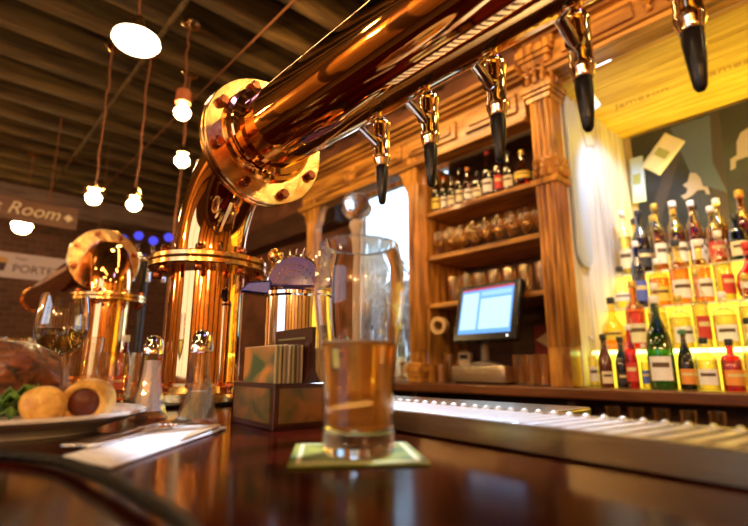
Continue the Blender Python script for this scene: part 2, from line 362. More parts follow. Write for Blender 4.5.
# ------------------------------------------------------------------ alcove shell
for k in range(6):
    y0 = 2.0 + k * .13
    n += 1; struct(MB().box(-0.93, -0.905 + (k % 2) * .004, y0 + .002, y0 + .128, CT, 2.40), f'trim_{n}', M_plank, bevel=.003)
for k in range(5):
    y0 = 2.0 + k * .157
    n += 1; o = struct(MB().box(-0.93, 1.5, y0 + .0015, y0 + .1555, 2.40, 2.42), f'trim_{n}', M_yplank, bevel=.003)
    if k == 2: plank2 = o
    if k == 1: plank1 = o
M_stencil = mat('burnt_stencil', (0.42, 0.24, 0.06), 0.7)
def stencil(body, x, y, size, par, flip=False):
    return text_part('stencil_lettering', body, size, M_stencil, par, (x, y, 2.3985), (pi, 0, 0), .0008, .25)
stencil('Jameson', -0.80, 2.40, .072, plank2); stencil('Jameson', -0.42, 2.42, .072, plank2)

# picture on the alcove back wall
pc = thing('wall_picture', 'large dark picture with pale leaping figures behind the bottles', 'picture', (0, 2.775, 0))
MB().box(-.86, .5, -.02, 0, 1.42, 2.385).build('backing', mat2('charcoal_canvas', (0.006, 0.008, 0.009), (0.02, 0.025, 0.028), (5, 5, 5), .35, bump=0), pc)
mb = MB()
for x0, dx in ((-.62, .16), (-.50, .02), (-.30, -.12), (-.12, .2)):
    mb.prism([(x0, 2.38), (x0 + .06, 2.38), (x0 + .06 - dx * 1.6, 1.75), (x0 - dx * 1.6, 1.75)], -.022, -.02)
mb.build('beams', mat('faded_brown_paint', (0.045, 0.034, 0.03), .5), pc)
MB().prism([(-.66, 2.37), (-.48, 2.37), (-.50, 2.12), (-.46, 1.95), (-.56, 2.02), (-.60, 2.1)], -.0235, -.022).build('light_shaft', mat('pale_blue_paint', (0.07, 0.10, 0.14), .5), pc)
M_fig = mat('cream_paint', (0.38, 0.32, 0.27), .5)
def fig(cx, cz, s, mir=1):
    pts = [(-.02, .12), (.03, .10), (.06, .04), (.07, -.05), (.11, -.07), (.12, -.15), (.09, -.14), (.08, -.09), (.02, -.08), (-.03, -.12), (-.10, -.15), (-.13, -.10), (-.08, -.09), (-.06, -.04), (-.10, .01), (-.05, .03)]
    MB().prism([(cx + mir * a * s, cz + b * s) for a, b in pts], -.026, -.0235).build('figure', M_fig, pc)
fig(-.59, 2.035, .5); fig(-.35, 2.16, .7, -1); fig(-.16, 1.95, .9)
def note(cx, cy, cz, w, h, rot, label, col, axis='y'):
    t = thing('paper_note', label, 'note', (cx, cy, cz)); t.rotation_euler = (0, rot, 0) if axis == 'y' else (rot, 0, 0)
    mb = MB(); N = 6
    vs = []; fs = []
    for i in range(N + 1):
        for j in range(2):
            u = -w / 2 + w * i / N; d = .006 * sin(i * 1.1)
            vs.append((u, -.003 - abs(d), (j - .5) * h) if axis == 'y' else (.003 + abs(d), u, (j - .5) * h))
    for i in range(N): fs.append((i * 2, i * 2 + 2, i * 2 + 3, i * 2 + 1))
    mb.add(vs, fs); o = mb.build('sheet', mat('note_' + label[:6], col, .7), t)
    sm = o.modifiers.new('t', 'SOLIDIFY'); sm.thickness = .0006
    mk = MB()
    if axis == 'y': mk.box(-w * .3, w * .25, -.0135, -.0128, -h * .1, h * .12)
    else: mk.box(.0128, .0135, -w * .3, w * .25, -h * .1, h * .12)
    mk.build('print', mat('olive_print', (0.35, 0.38, 0.12), .7), t)
note(-.71, 2.752, 2.235, .12, .20, .75, 'cream banknote pinned at a slant in the top left corner of the picture', (.75, .74, .62))
note(-.845, 2.752, 2.13, .07, .26, .04, 'long pale blue paper strip pinned beside the plank wall', (.5, .68, .9))
note(-.11, 2.752, 2.27, .12, .16, .5, 'white crumpled paper pinned high on the right of the picture', (.8, .8, .75))
note(-.899, 2.25, 2.27, .10, .16, .4, 'white torn poster corner stuck on the plank wall near the column', (.85, .87, .9), 'x')
# pale board hung on the plank wall
pts = [(2.02, 2.36), (2.02, 1.62)] + [(2.09 + .07 * cos(a), 1.62 + .07 * sin(a)) for a in [pi + k * pi / 8 for k in range(9)]] + [(2.16, 2.36)]
tag(MB().prism(pts, -.898, -.884, 'yz').build('hanging_board', mat('pale_blue_lacquer', (.55, .63, .72), .25), bevel=.003), 'pale blue board with rounded lower end on plank wall behind the column', 'board')

# stepped bottle display
st = thing('bottle_steps', 'glowing yellow stepped bottle riser standing on the counter', 'display stand', (0, 0, CT))
M_glow = mat('lit_acrylic', (0.9, 0.8, 0.2), .3, emit=(1.0, 0.66, 0.02), estr=1.0)
M_led = emis('green_led_strip', (0.75, 1.0, 0.25), 5)
STEPS = ((2.06, 0.145), (2.21, 0.325), (2.36, 0.50))
for i, (y, z) in enumerate(STEPS):
    y1 = STEPS[i + 1][0] if i < 2 else 2.62
    MB().box(-.87, 1.0, y, y1, 0, z - .008).build('riser', M_glow, st, smooth=False)
    MB().box(-.88, 1.0, y - .008, y1, z - .008, z - .0006).build('tread', mat('frosted_acrylic', (.85, .82, .6), .25), st, bevel=.001)
MB().box(-.88, 1.0, 2.052 - .006, 2.052, .128, .142).build('led_strip', M_led, st, smooth=False)
MB().box(-.87, 1.0, 2.621, 2.63, 0, .62).build('back_light', M_glow, st, smooth=False)

# ------------------------------------------------------------------ bottles
GL = dict(clear=(.95, .96, .9), green=(.05, .22, .05), amber=(.85, .42, .08), red=(.7, .06, .02), blue=(.05, .1, .45), gold=(.98, .82, .35), brown=(.22, .08, .02), dark=(.03, .05, .02))
LB = dict(white=(.85, .82, .74), cream=(.80, .70, .45), yellow=(.85, .62, .08), red=(.6, .05, .03), black=(.03, .03, .03), green=(.08, .25, .08), orange=(.8, .3, .05), blue=(.1, .15, .5))
PROF = {
 'whisky': [(0, 0), (.036, 0), (.038, .004), (.038, .155), (.034, .175), (.018, .195), (.014, .21), (.0135, .26)],
 'wine': [(0, 0), (.036, 0), (.0375, .004), (.0375, .17), (.033, .20), (.02, .225), (.0145, .25), (.0135, .30)],
 'square': [(0, 0), (.042, 0), (.043, .004), (.043, .13), (.038, .15), (.016, .16), (.014, .20)],
 'round': [(0, 0), (.03, 0), (.045, .02), (.05, .06), (.044, .10), (.022, .13), (.014, .15), (.0135, .20)],
 'slim': [(0, 0), (.028, 0), (.030, .004), (.031, .19), (.026, .215), (.014, .24), (.012, .30)],
 'champagne': [(0, 0), (.042, 0), (.044, .004), (.044, .14), (.038, .19), (.022, .235), (.015, .26), (.0145, .31)],
 'beer': [(0, 0), (.029, 0), (.030, .003), (.030, .12), (.024, .15), (.013, .175), (.012, .215)],
}
def make_bottle(kind, g, lb, cap, loc, label, group, cat='bottle', fill=.75, scale=1.0, round_label=False):
    P = PROF[kind]; sq = kind == 'square'; seg = 24
    t = thing(kind + '_bottle' if kind in ('whisky', 'wine', 'beer', 'champagne') else 'liquor_bottle', label, cat, loc, random.uniform(-.3, .3), group)
    if scale != 1.0: t.scale = (scale,) * 3
    gm = thin_glass('glass_' + g, GL[g], .9, .03)
    o = MB().lathe(P, seg=seg).build('glass_body', gm, t)
    top = P[-1][1]; r = P[-1][0]
    MB().lathe([(0, top - .002), (r + .002, top - .002), (r + .003, top), (r + .003, top + .022), (r + .001, top + .026), (0, top + .026)], seg=16).build('cap', mat('cap_' + cap, LB.get(cap, (.7, .5, .1)), .3, .6 if cap == 'gold' else 0), t)
    H = max(h for r_, h in P if r_ > .025); rr = max(q[0] for q in P)
    a, b = (H * .16, H * .60) if kind != 'round' else (.042, .082)
    def arc(r0, r1, z0, z1, half):
        mb = MB(); N = 14; A = [radians(-62) - half + 2 * half * k / N for k in range(N + 1)]
        vs = []; fs = []
        for q in A: vs += [(r0 * cos(q), r0 * sin(q), z0), (r1 * cos(q), r1 * sin(q), z0), (r1 * cos(q), r1 * sin(q), z1), (r0 * cos(q), r0 * sin(q), z1)]
        for k in range(N):
            for j in range(4): fs.append((k * 4 + j, k * 4 + (j + 1) % 4, k * 4 + 4 + (j + 1) % 4, k * 4 + 4 + j))
        fs += [(3, 2, 1, 0), (N * 4, N * 4 + 1, N * 4 + 2, N * 4 + 3)]
        return mb.add(vs, fs)
    hw = random.uniform(.8, 1.15)
    lo_ = arc(rr + .0004, rr + .0012, a, b, hw).build('label', mat('label_' + lb, LB[lb], .6), t)
    arc(rr + .0013, rr + .0017, a + (b - a) * .55, a + (b - a) * .75, hw * .75).build('label_print', mat('print_' + ('black' if lb in ('white', 'cream', 'yellow') else 'gold'), (.12, .07, .03) if lb in ('white', 'cream', 'yellow') else (.75, .6, .25), .5), lo_)
    if g in ('clear', 'gold', 'amber', 'red', 'brown'):
        lc = {'clear': (.93, .85, .6), 'gold': (.95, .6, .08), 'amber': (.8, .3, .03), 'red': (.75, .05, .02), 'brown': (.5, .15, .02)}[g]
        F = [(max(r_ - .003, 0), max(h, .004)) for r_, h in P if h < H * fill * 1.25 and r_ > .02]
        MB().lathe([(0, .004)] + F + [(0, F[-1][1])], seg=seg).build('liquor', thin_glass('liquor_' + g, lc, .5, .05), t)
    return t
# lowest row, standing on the counter in front of the steps (hand set)
row0 = [(-.855, 'slim', 'clear', 'white', 'white', .62), (-.80, 'beer', 'brown', 'cream', 'black', .85), (-.745, 'beer', 'dark', 'black', 'black', .8), (-.703, 'slim', 'red', 'red', 'white', .72), (-.664, 'slim', 'clear', 'blue', 'white', .5),
        (-.602, 'champagne', 'green', 'white', 'white', 1.0), (-.528, 'champagne', 'dark', 'orange', 'green', .62), (-.464, 'square', 'clear', 'white', 'black', .78), (-.396, 'square', 'red', 'orange', 'black', .75), (-.333, 'wine', 'clear', 'white', 'black', .72), (-.262, 'square', 'gold', 'cream', 'gold', .8), (-.19, 'whisky', 'gold', 'cream', 'gold', .8)]
cn_ = {'clear': 'clear', 'green': 'dark green', 'amber': 'amber', 'red': 'red', 'blue': 'blue', 'gold': 'golden', 'brown': 'brown', 'dark': 'black'}
for i, (x, k, g, lb, cp, s) in enumerate(row0):
    make_bottle(k, g, lb, cp, (x, 1.965 if i % 2 else 1.985, CT), f'{cn_[g]} bottle with {lb} label, {ORD[i]} from the column on the counter row', 'bottles on the alcove counter', scale=s)
kinds = ['whisky', 'slim', 'square', 'round', 'whisky', 'wine', 'square']
gls = ['gold', 'clear', 'amber', 'clear', 'gold', 'clear', 'gold', 'clear', 'gold', 'amber', 'green']
lbs = ['cream', 'white', 'yellow', 'white', 'cream', 'red', 'white', 'black', 'cream']
rowname = ['lowest', 'middle', 'top']
for r, (y, z) in enumerate(STEPS):
    rg = random.Random(20 + r); x = -.835; i = 0
    spec = {0: {0: ('round', 'gold', 'yellow', 'black'), 1: ('whisky', 'amber', 'cream', 'gold'), 3: ('square', 'clear', 'white', 'gold')}, 1: {0: ('round', 'clear', 'white', 'black'), 1: ('slim', 'blue', 'blue', 'white'), 6: ('round', 'red', 'white', 'red')}, 2: {1: ('wine', 'dark', 'black', 'black')}}[r]
    while x < -.2:
        k, g, lb, cp = spec.get(i) or (rg.choice(kinds), rg.choice(gls), rg.choice(lbs), rg.choice(['white', 'black', 'gold', 'red', 'white']))
        sc_ = rg.uniform(.86, 1.0); wd = max(q[0] for q in PROF[k]) * 2 * sc_
        make_bottle(k, g, lb, cp, (x + wd / 2 - .03, y + .06 + rg.uniform(-.006, .006), CT + z), f'{cn_[g]} bottle with {lb} label and {cp} cap, {ORD[i]} along {rowname[r]} lit step', f'bottles on the {rowname[r]} lit step', scale=sc_)
        x += wd + rg.uniform(.003, .008); i += 1
# second rank on the top step, taller
rg = random.Random(5); x = -.83; i = 0
while x < -.2:
    k, g, lb, cp = rg.choice(['slim', 'wine', 'whisky']), rg.choice(gls), rg.choice(lbs), rg.choice(['gold', 'white', 'black'])
    make_bottle(k, g, lb, cp, (x, 2.565, CT + .50), f'tall {cn_[g]} bottle with {lb} label and {cp} cap, {ORD[i]} along rearmost row', 'bottles in the rearmost row', scale=rg.uniform(.98, 1.12))
    x += .088; i += 1
# bottles on the top oak shelf
sp = [(-1.655, 'wine', 'dark', 'yellow', 'black', .70), (-1.60, 'slim', 'green', 'white', 'red', .62), (-1.545, 'whisky', 'brown', 'cream', 'black', .66), (-1.492, 'slim', 'dark', 'cream', 'black', .68), (-1.437, 'whisky', 'amber', 'white', 'orange', .72), (-1.375, 'square', 'clear', 'cream', 'black', .72),
      (-1.31, 'wine', 'brown', 'white', 'red', .78), (-1.25, 'slim', 'red', 'red', 'black', .75), (-1.19, 'whisky', 'brown', 'cream', 'black', .74), (-1.115, 'round', 'amber', 'yellow', 'gold', .85), (-1.04, 'square', 'dark', 'white', 'black', .6)]
for i, (x, k, g, lb, cp, s) in enumerate(sp):
    make_bottle(k, g, lb, cp, (x, 2.0, SH[0]), f'{cn_[g]} bottle with {lb} label, {ORD[i]} from the left on the top oak shelf', 'bottles on the top oak shelf', scale=s)
# bottles on the counter before the window
for i, (x, k, g, lb, cp, s) in enumerate([(-2.08, 'whisky', 'clear', 'white', 'gold', 1.0), (-1.99, 'slim', 'clear', 'white', 'white', 1.0), (-1.90, 'square', 'clear', 'cream', 'gold', 1.0), (-2.55, 'whisky', 'gold', 'green', 'green', .95), (-2.44, 'wine', 'green', 'yellow', 'gold', .9), (-2.2, 'slim', 'clear', 'cream', 'black', 1.0)]):
    make_bottle(k, g, lb, cp, (x, 2.05, CT), f'{cn_[g]} bottle with {lb} label and {cp} cap on the counter before the window', 'bottles before the window', scale=s)

# ------------------------------------------------------------------ glasses on shelves
M_sg = thin_glass('bar_glass', (.98, .94, .85), 1.0, .04, (1, .84, .6))  # warm tint in the reflections imitates golden sparkle
def tumbler(label, loc, group, r=.034, h=.13, name='tumbler'):
    t = thing(name, label, 'glass', loc, 0, group)
    MB().lathe([(0, 0), (r * .8, 0), (r * .82, .003), (r, h), (r - .002, h), (r * .8 - .002, .012), (0, .012)], seg=20).build('glass_bowl', M_sg, t)
    MB().lathe([(0, .001), (r * .76, .001), (r * .78, .010), (0, .010)], seg=20).build('thick_base', mat('glass_base', (.9, .88, .8), .05, trans=1.0), t)
    return t
def goblet(label, loc, group, s=1.0):
    t = thing('stemmed_glass', label, 'glass', loc, 0, group); t.scale = (s, s, s)
    MB().lathe([(0, 0), (.03, 0), (.031, .002), (.006, .006), (.004, .012), (.004, .05), (.008, .056)], seg=20).build('stem', M_sg, t)
    MB().lathe([(0, .056), (.010, .057), (.026, .07), (.033, .09), (.033, .11), (.029, .14), (.0275, .14), (.031, .11), (.031, .09), (.024, .072), (0, .06)], seg=20).build('bowl', M_sg, t)
    return t
g0 = None
for i in range(9):
    lab = f'clear stemmed glass, {ORD[i]} from the left on the middle oak shelf, front row'
    x = -1.65 + i * .075
    if g0 is None: g0 = goblet(lab, (x, 2.0, SH[1]), 'stemmed glasses on the middle shelf')
    else: dup(g0, (x, 2.0, SH[1]), 0, lab)
for i in range(8):
    dup(g0, (-1.61 + i * .075, 2.085, SH[1]), 0, f'clear stemmed glass, {ORD[i]} from the left on the middle oak shelf, second row')
t0 = tumbler('clear straight glass, first from the left on the lowest oak shelf', (-1.55, 2.0, SH[2]), 'straight glasses on the lowest shelf')
for i in range(1, 7): dup(t0, (-1.55 + i * .083, 2.0, SH[2]), 0, f'clear straight glass, {ORD[i]} from the left on the lowest oak shelf')
t1 = tumbler('clear tall glass on the counter right of the till, nearest the till', (-1.158, 1.93, CT), 'tall glasses beside the till', .027, .13, 'tall_glass')
for i in range(1, 3): dup(t1, (-1.158 + i * .0555, 1.93, CT), 0, f'clear tall glass right of the till, {ORD[i]} from the till in the front row')
for i in range(2): dup(t1, (-1.14 + i * .056, 2.0, CT), 0, f'clear tall glass right of the till, {ORD[i]} from the till in the back row')
t2 = tumbler('small clear glass on the counter left of the till, first from the till', (-1.60, 1.92, CT), 'small glasses left of the till', .03, .09, 'small_glass')
for i, (x, y, z) in enumerate(((-1.655, 1.99, 1), (-1.655, 2.13, 1.3), (-1.655, 2.06, 1.6), (-1.85, 1.93, 1.2), (-1.93, 1.93, 1.5), (-1.655, 2.20, 1.9))):
    dup(t2, (x, y, CT), 0, f'small clear glass on the counter left of the till, {ORD[i + 1]} from the till', (1, 1, z))
for i in range(5): dup(t2, (-.80 + i * .085, 1.99, .885), 0, f'dim clear glass on the under-counter shelf, {ORD[i]} from the column')

# ------------------------------------------------------------------ till
till = thing('cash_register', 'black touch screen till with blue display on a silver cash drawer', 'cash register', (-1.335, 1.915, CT), 0)
MB().box(-.15, .14, -.045, .16, .008, .0844).build('cash_drawer', mat('satin_steel', (.75, .68, .58), .25, 1.0), till, bevel=.006)
MB().box(-.14, .13, -.05, -.045, .02, .07).box(-.05, .05, -.055, -.05, .045, .055).build('drawer_front', mat('satin_steel2', (.8, .72, .6), .2, 1.0), till, bevel=.002)
MB().box(-.14, .14, -.03, .14, 0, .008).build('foot', M_black, till)
MB().lathe([(0, .085), (.07, .085), (.07, .095), (.02, .105), (.018, .20), (0, .20)], c=(0, .02, 0)).build('stand', mat('grey_plastic', (.25, .2, .15), .35), till)
sc = MB().box(-.18, .18, -.02, .02, -.14, .14).build('monitor', M_black, till, bevel=.006); sc.location = (.055, -.02, .325); sc.rotation_euler = (radians(-14), 0, radians(-4))
M_scr = emis('screen_blue', (.12, .40, 1.0), 1.1)
MB().box(-.148, .148, -.022, -.0205, -.105, .115).build('screen', M_scr, sc, smooth=False)
MB().box(-.148, .148, -.0228, -.0222, .108, .118).build('title_bar', emis('screen_red', (.7, .05, .15), .8), sc, smooth=False)
MB().box(-.14, -.045, -.0228, -.0222, -.085, .095).build('left_panel', emis('screen_white', (.50, .80, 1.0), 1.15), sc, smooth=False)
MB().box(-.03, .14, -.0228, -.0222, -.085, .062).build('right_panel', emis('screen_white', (.50, .80, 1.0), 1.15), sc, smooth=False)
MB().box(-.03, .14, -.0228, -.0222, .075, .098).build('button_row', emis('screen_pale', (.3, .62, 1.0), 1.1), sc, smooth=False)
MB().ball((.135, -.021, -.122), .003, 8).build('power_light', emis('white_led', (1, 1, 1), 6), sc)
pr = thing('card_reader', 'small dark card reader standing left under the till screen', 'card reader', (-1.442, 1.93, CT + .085), .1)
MB().box(-.03, .03, -.02, .02, 0, .06).build('body', mat('beige_plastic', (.4, .3, .2), .4), pr, bevel=.004)
MB().box(-.022, .022, -.0215, -.02, .03, .052).build('screen', M_black, pr)
tr_ = thing('tape_roll', 'tan parcel tape roll hanging on the side panel left of the till', 'tape roll', (-1.60, 1.93, 1.33), .2)
MB().lathe([(.026, -.02), (.045, -.02), (.045, .02), (.026, .02)], axis='y', closed=True, seg=32).build('tape', mat('tan_tape', (.62, .40, .16), .4), tr_)
MB().tube([(0, -.02, .020), (0, .10, .020), (0, .30, .020), (0, .345, .020)], .004).build('hook', M_brass, tr_)
bx = thing('red_carton', 'dark red carton standing behind the tall glasses beside the column', 'box', (-1.1, 2.12, CT))
MB().box(-.06, .06, -.04, .04, 0, .27).build('carton', mat('red_card', (.25, .03, .02), .6), bx, bevel=.003)
MB().prism([(-.05, .2), (.05, .26), (.05, .14)], -.042, -.04).build('flap_print', mat('cream_print', (.75, .5, .25), .6), bx)
# glass orb standing on the cornice
ob = thing('globe_lamp', 'unlit frosted globe lamp above the frieze left of the column', 'lamp', (-1.17, 1.94, 2.5008))
MB().lathe([(0, 0), (.03, 0), (.03, .015), (.012, .02), (.012, .04), (0, .04)]).build('base', M_brass, ob)
MB().ball((0, 0, .075), .042, 24).build('globe', mat('frosted_glass', (.75, .65, .5), .3, sss=.3), ob)
gp = thing('spot_fixture', 'clear glass spotlight hood fixed under the planks above the white wall', 'lamp', (-.80, 2.08, 2.36))
MB().tube([(0, 0, .04), (0, 0, 0)], .008).build('bracket', M_chrome, gp)
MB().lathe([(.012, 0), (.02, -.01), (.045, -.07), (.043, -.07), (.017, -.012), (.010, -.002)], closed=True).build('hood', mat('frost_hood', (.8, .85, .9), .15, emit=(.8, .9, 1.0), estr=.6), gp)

# glass ball on cream pole behind the beer glass
pg = thing('glass_ball_post', 'cream post topped with a bumpy clear glass ball behind the beer glass', 'post', (-1.53, 1.3, 0))
MB().lathe([(0, 0), (.09, 0), (.09, .02), (.03, .05), (.022, .1), (.02, 1.70), (.03, 1.72), (.03, 1.735), (.015, 1.75), (0, 1.75)]).build('pole', mat2('cream_marble', (.62, .48, .30), (.8, .68, .5), (8, 8, 3), .3), pg)
MB().ball((0, 0, 1.81), .062, 28, lump=.12, seed=4).build('glass_ball', mat('crackle_glass', (1, .96, .9), .0, trans=1.0, bump=.9, bscale=40), pg)

# ================================================================== FRONT BAR
bar = thing('bar_counter', 'lacquered dark mahogany bar counter with glossy reflections', 'bar', (0, 0, 0))
MB().box(-4.6, 1.6, -.28, .60, BZ - .045, BZ - .0006).build('countertop', M_bar, bar, bevel=.012)
MB().box(-4.5, 1.5, -.02, .54, 0, BZ - .045).build('bar_front', M_darkwood, bar)
for k in range(7):
    MB().box(-4.4 + k * .82, -3.75 + k * .82, -.04, -.02, .15, .9).build('front_panel', M_darkwood, bar, bevel=.01)
led = thing('service_ledge', 'brushed steel service ledge along the back edge of the bar', 'ledge', (0, 0, 0))
MB().box(-2.5, -.345, .62, .78, 1.02, 1.060).build('ledge_top', M_steel, led, bevel=.004)
MB().box(-2.48, -.37, .64, .76, 0, 1.02).build('ledge_base', mat('dark_steel', (.05, .045, .04), .4, .8), led)

# drip tray
ta = math.atan2(.356 - .429, .359)
dt = thing('drip_tray', 'long brushed steel drip tray with slatted grate behind the beer glass', 'drip tray', (-.25, .385, BZ + .001), -.12)
L0, L1 = -.50, .60
tb = MB(); tb.box(L0, L1, 0, .004, 0, .021).box(L0, L1, .118, .122, 0, .021).box(L0, L0 + .004, .004, .118, 0, .021).box(L1 - .004, L1, .004, .118, 0, .021).box(L0, L1, 0, .122, 0, .001)
tb.box(L0, L1, .0, .010, .019, .0215).box(L0, L1, .112, .122, .019, .0215)
tb.build('tray', M_steel, dt, bevel=.001)
MB().box(L0 + .006, L1 - .006, .006, .116, .0012, .006).build('gap_shade', mat('gap_shade_black', (.03, .028, .025), .25, .5), dt)  # dark sheet puts the shade between the slats into colour
gr = MB(); k = L0 + .012
while k < L1 - .02:
    gr.m = Matrix.Translation((k, .061, .0195)) @ Matrix.Rotation(.0, 4, 'Z'); gr.box(-.0052, .0052, -.052, .052, -.0012, .0012)
    gr.tube([(0, .047, .001), (0, .0515, .0025), (0, .0535, .001)], .003, 6)
    k += .0185
gr.m = Matrix.Identity(4); gr.build('grate', M_grate, dt, bevel=.0006)

# bar mat under the towers
tag(MB().box(-2.3, -.885, .31, .535, BZ, BZ + .0054).build('bar_mat', M_rubber, bevel=.002), 'black rubber bar mat under the copper towers', 'mat')

# ================================================================== BEER TOWERS
def tower(name, label, x0, y0, mir, ntaps, tap_xs, plen, far_support, R=.20, zc=.275, sc=1.0, lift=0.0):
    T = thing(name, label, 'beer tower', (x0, y0, BZ + .006))
    s = mir; rp = .074 * sc; zh = zc + .03 + lift + R; rc = .0765 * sc      # pipe axis height above the mat
    MB().lathe([(0, 0), (.105, 0), (.105, .014), (.088, .016), (.084, .026), (.078, .028), (.078, .034), (0, .034)], seg=64).build('base_flange', M_copper2, T)
    MB().lathe([(rc, .02), (rc, zc)], seg=72).build('column', M_copper, T)
    def bolts(c, ax, rr, nn, a0=0.2, both=True, off=.016):
        for k in range(nn):
            a = a0 + 2 * pi * k / nn; mb = MB()
            u, w = rr * cos(a), rr * sin(a)
            pr_ = [(0, -off - .012), (.009, -off - .012), (.0105, -off - .009), (.0105, -off), (.005, -off), (.005, off), (.0105, off), (.0105, off + .008), (.009, off + .011), (0, off + .011)]
            if ax == 'z': cc = (c[0] + u, c[1] + w, c[2])
            else: cc = (c[0], c[1] + u, c[2] + w)
            mb.lathe(pr_, c=cc, axis=ax, seg=6)
            mb.build('bolt', M_bolt, T, bevel=.0012)
    bolts((0, 0, .0205), 'z', .094, 8, off=.005)
    def disc(c, ax, r0, r1, th):
        return MB().lathe([(r0, -th / 2), (r1 - .002, -th / 2), (r1, -th / 2 + .002), (r1, th / 2 - .002), (r1 - .002, th / 2), (r0, th / 2)], c=c, axis=ax, seg=72, closed=True)
    disc((0, 0, zc - .004), 'z', .07, .122, .012).build('flange', M_copper2, T); disc((0, 0, zc + .010), 'z', .07, .122, .012).build('flange', M_copper2, T)
    bolts((0, 0, zc + .003), 'z', .106, 8)
    el = [(s * (R - R * cos(a)), 0, zc + .030 + lift + R * sin(a)) for a in [pi / 2 * k / 20 for k in range(21)]]
    el = [(0, 0, zc + .012)] + el + [(s * (R + .02), 0, zh)]
    MB().tube(el, rp, 64, cap=False).build('elbow', M_copper, T)
    xf = s * (R + .015)
    disc((xf - s * .007, 0, zh - .012), 'x', .06, .126, .012).build('flange', M_copper2, T); disc((xf + s * .007, 0, zh - .012), 'x', .06, .126, .012).build('flange', M_copper2, T)
    bolts((xf, 0, zh - .012), 'x', .107, 8, a0=.35)
    MB().lathe([(.07, s * .0), (.092, s * .0), (.094, s * .004), (.092, s * .010), (.084, s * .012), (.086, s * .018), (.084, s * .022), (.07, s * .024)], c=(xf + s * .013, 0, zh), axis='x', seg=72, closed=True).build('collar', M_copper, T)
    nseg = 24; xe = s * plen
    MB().tube([(xf + (xe - xf) * k / nseg, 0, zh) for k in range(nseg + 1)], .072, 72, cap=False).build('pipe', M_copper, T)
    if far_support:
        e2 = [(xe, 0, zh)] + [(xe + s * R * sin(a), 0, zh - R + R * cos(a)) for a in [pi / 2 * k / 16 for k in range(17)]] + [(xe + s * R, 0, .03)]
        MB().tube(e2, rp, 48, cap=False).build('far_column', M_copper, T)
        MB().lathe([(0, 0), (.105, 0), (.105, .014), (.08, .03), (0, .03)], c=(xe + s * R, 0, -.0059), seg=48).build('base_flange', M_copper2, T)
        disc((xe, 0, zh), 'x', .06, .12, .024).build('flange', M_copper2, T)
    else:
        MB().lathe([(0, 0), (.08, 0), (.08, s * .02), (0, s * .025)], c=(xe, 0, zh), axis='x', seg=48).build('end_cap', M_copper, T)
    for xt in tap_xs:
        zt = 1.455 - BZ - .006; yt = .53 - .43
        b = MB().lathe([(0, 0), (.011, 0), (.0125, .003), (.0125, .006), (.0148, .012), (.0150, .02), (.0138, .024), (.0138, .070), (.0152, .074), (.0152, .080), (.012, .084), (.0115, .088), (0, .089)], seg=32).build('tap', M_tap, T, loc=(xt, yt, zt))
        MB().lathe([(0, .001), (.0105, .001), (.0108, -.012), (.0085, -.040), (.0062, -.062), (.004, -.066), (0, -.067)], seg=24).build('handle', M_black, b)
        MB().tube([(0, -.062, .062), (0, -.04, .053), (0, 0, .036)], .0075, 16).lathe([(0, 0), (.0115, 0), (.0115, .006), (0, .006)], c=(0, -.016, .045), axis='y', seg=20).build('stem', M_chrome, b)
    return T
xs1 = [-.556, -.447, -.326, -.208, -.096, .02, .14]
tower('beer_tower', 'polished copper pipe beer tower with five hanging taps, nearest the camera', -1.0, .43, 1, 5, [x + 1.0 for x in xs1], 1.8, True)
tower('beer_tower', 'smaller looking copper elbow beer tower standing further down the bar', -1.905, .46, -1, 3, [-.30, -.42, -.54, -.66], 1.7, False, .13, .30, .9, .02)

# chrome beer font with round blue badge
ft = thing('beer_font', 'chrome cylinder beer font with round blue badge and metal pins', 'beer font', (-.965, .625, 1.062), radians(-42))
ft.location = (-.815, .532, BZ + .001); ft.scale = (.9, .9, 1.02); ft.rotation_euler = (0, 0, radians(50))
MB().lathe([(0, 0), (.075, 0), (.075, .01), (.062, .014), (.062, .20), (.066, .204), (.066, .21), (.05, .215), (0, .215)], seg=64).build('barrel', M_chrome, ft)
bd = MB().prism([(.058 * cos(a), .225 + .058 * sin(a)) for a in [pi * k / 24 for k in range(25)]], -.014, .014).build('badge', mat2('blue_badge', (.008, .015, .30), (.12, .03, .30), (18, 18, 18), .3, coat=.1, bump=0), ft, bevel=.002)
MB().tube([(.061 * cos(a), 0, .225 + .061 * sin(a)) for a in [pi * k / 24 for k in range(25)]], .0045, 10).build('badge_rim', M_chrome, bd)
dm = MB()
for rr in (.018, .030, .042):
    for k in range(int(rr * 330)):
        a = pi * (k + .5) / int(rr * 330); dm.ball((rr * cos(a), -.0155, .225 + rr * sin(a)), .0025, 8)
dm.build('badge_studs', M_brass, bd)
for k in range(13):
    a = pi * (k + 1.5) / 15
    MB().tube([(.062 * cos(a), 0, .225 + .062 * sin(a)), (.074 * cos(a), 0, .225 + .074 * sin(a)), (.077 * cos(a) + .003, -.003, .225 + .077 * sin(a))], .0013, 6).build('pin', M_chrome, bd)
MB().tube([(-.04, .03, .21), (-.045, .03, .25), (-.05, .02, .285)], .010, 16).ball((-.05, .02, .29), .017, 16).build('knob', M_copper2, ft)
MB().prism([(-.12, .212), (-.05, .205), (-.05, .235), (-.10, .232)], -.02, .02).build('wing', mat('dark_blue_metal', (.05, .06, .3), .2, .8), ft, bevel=.004)
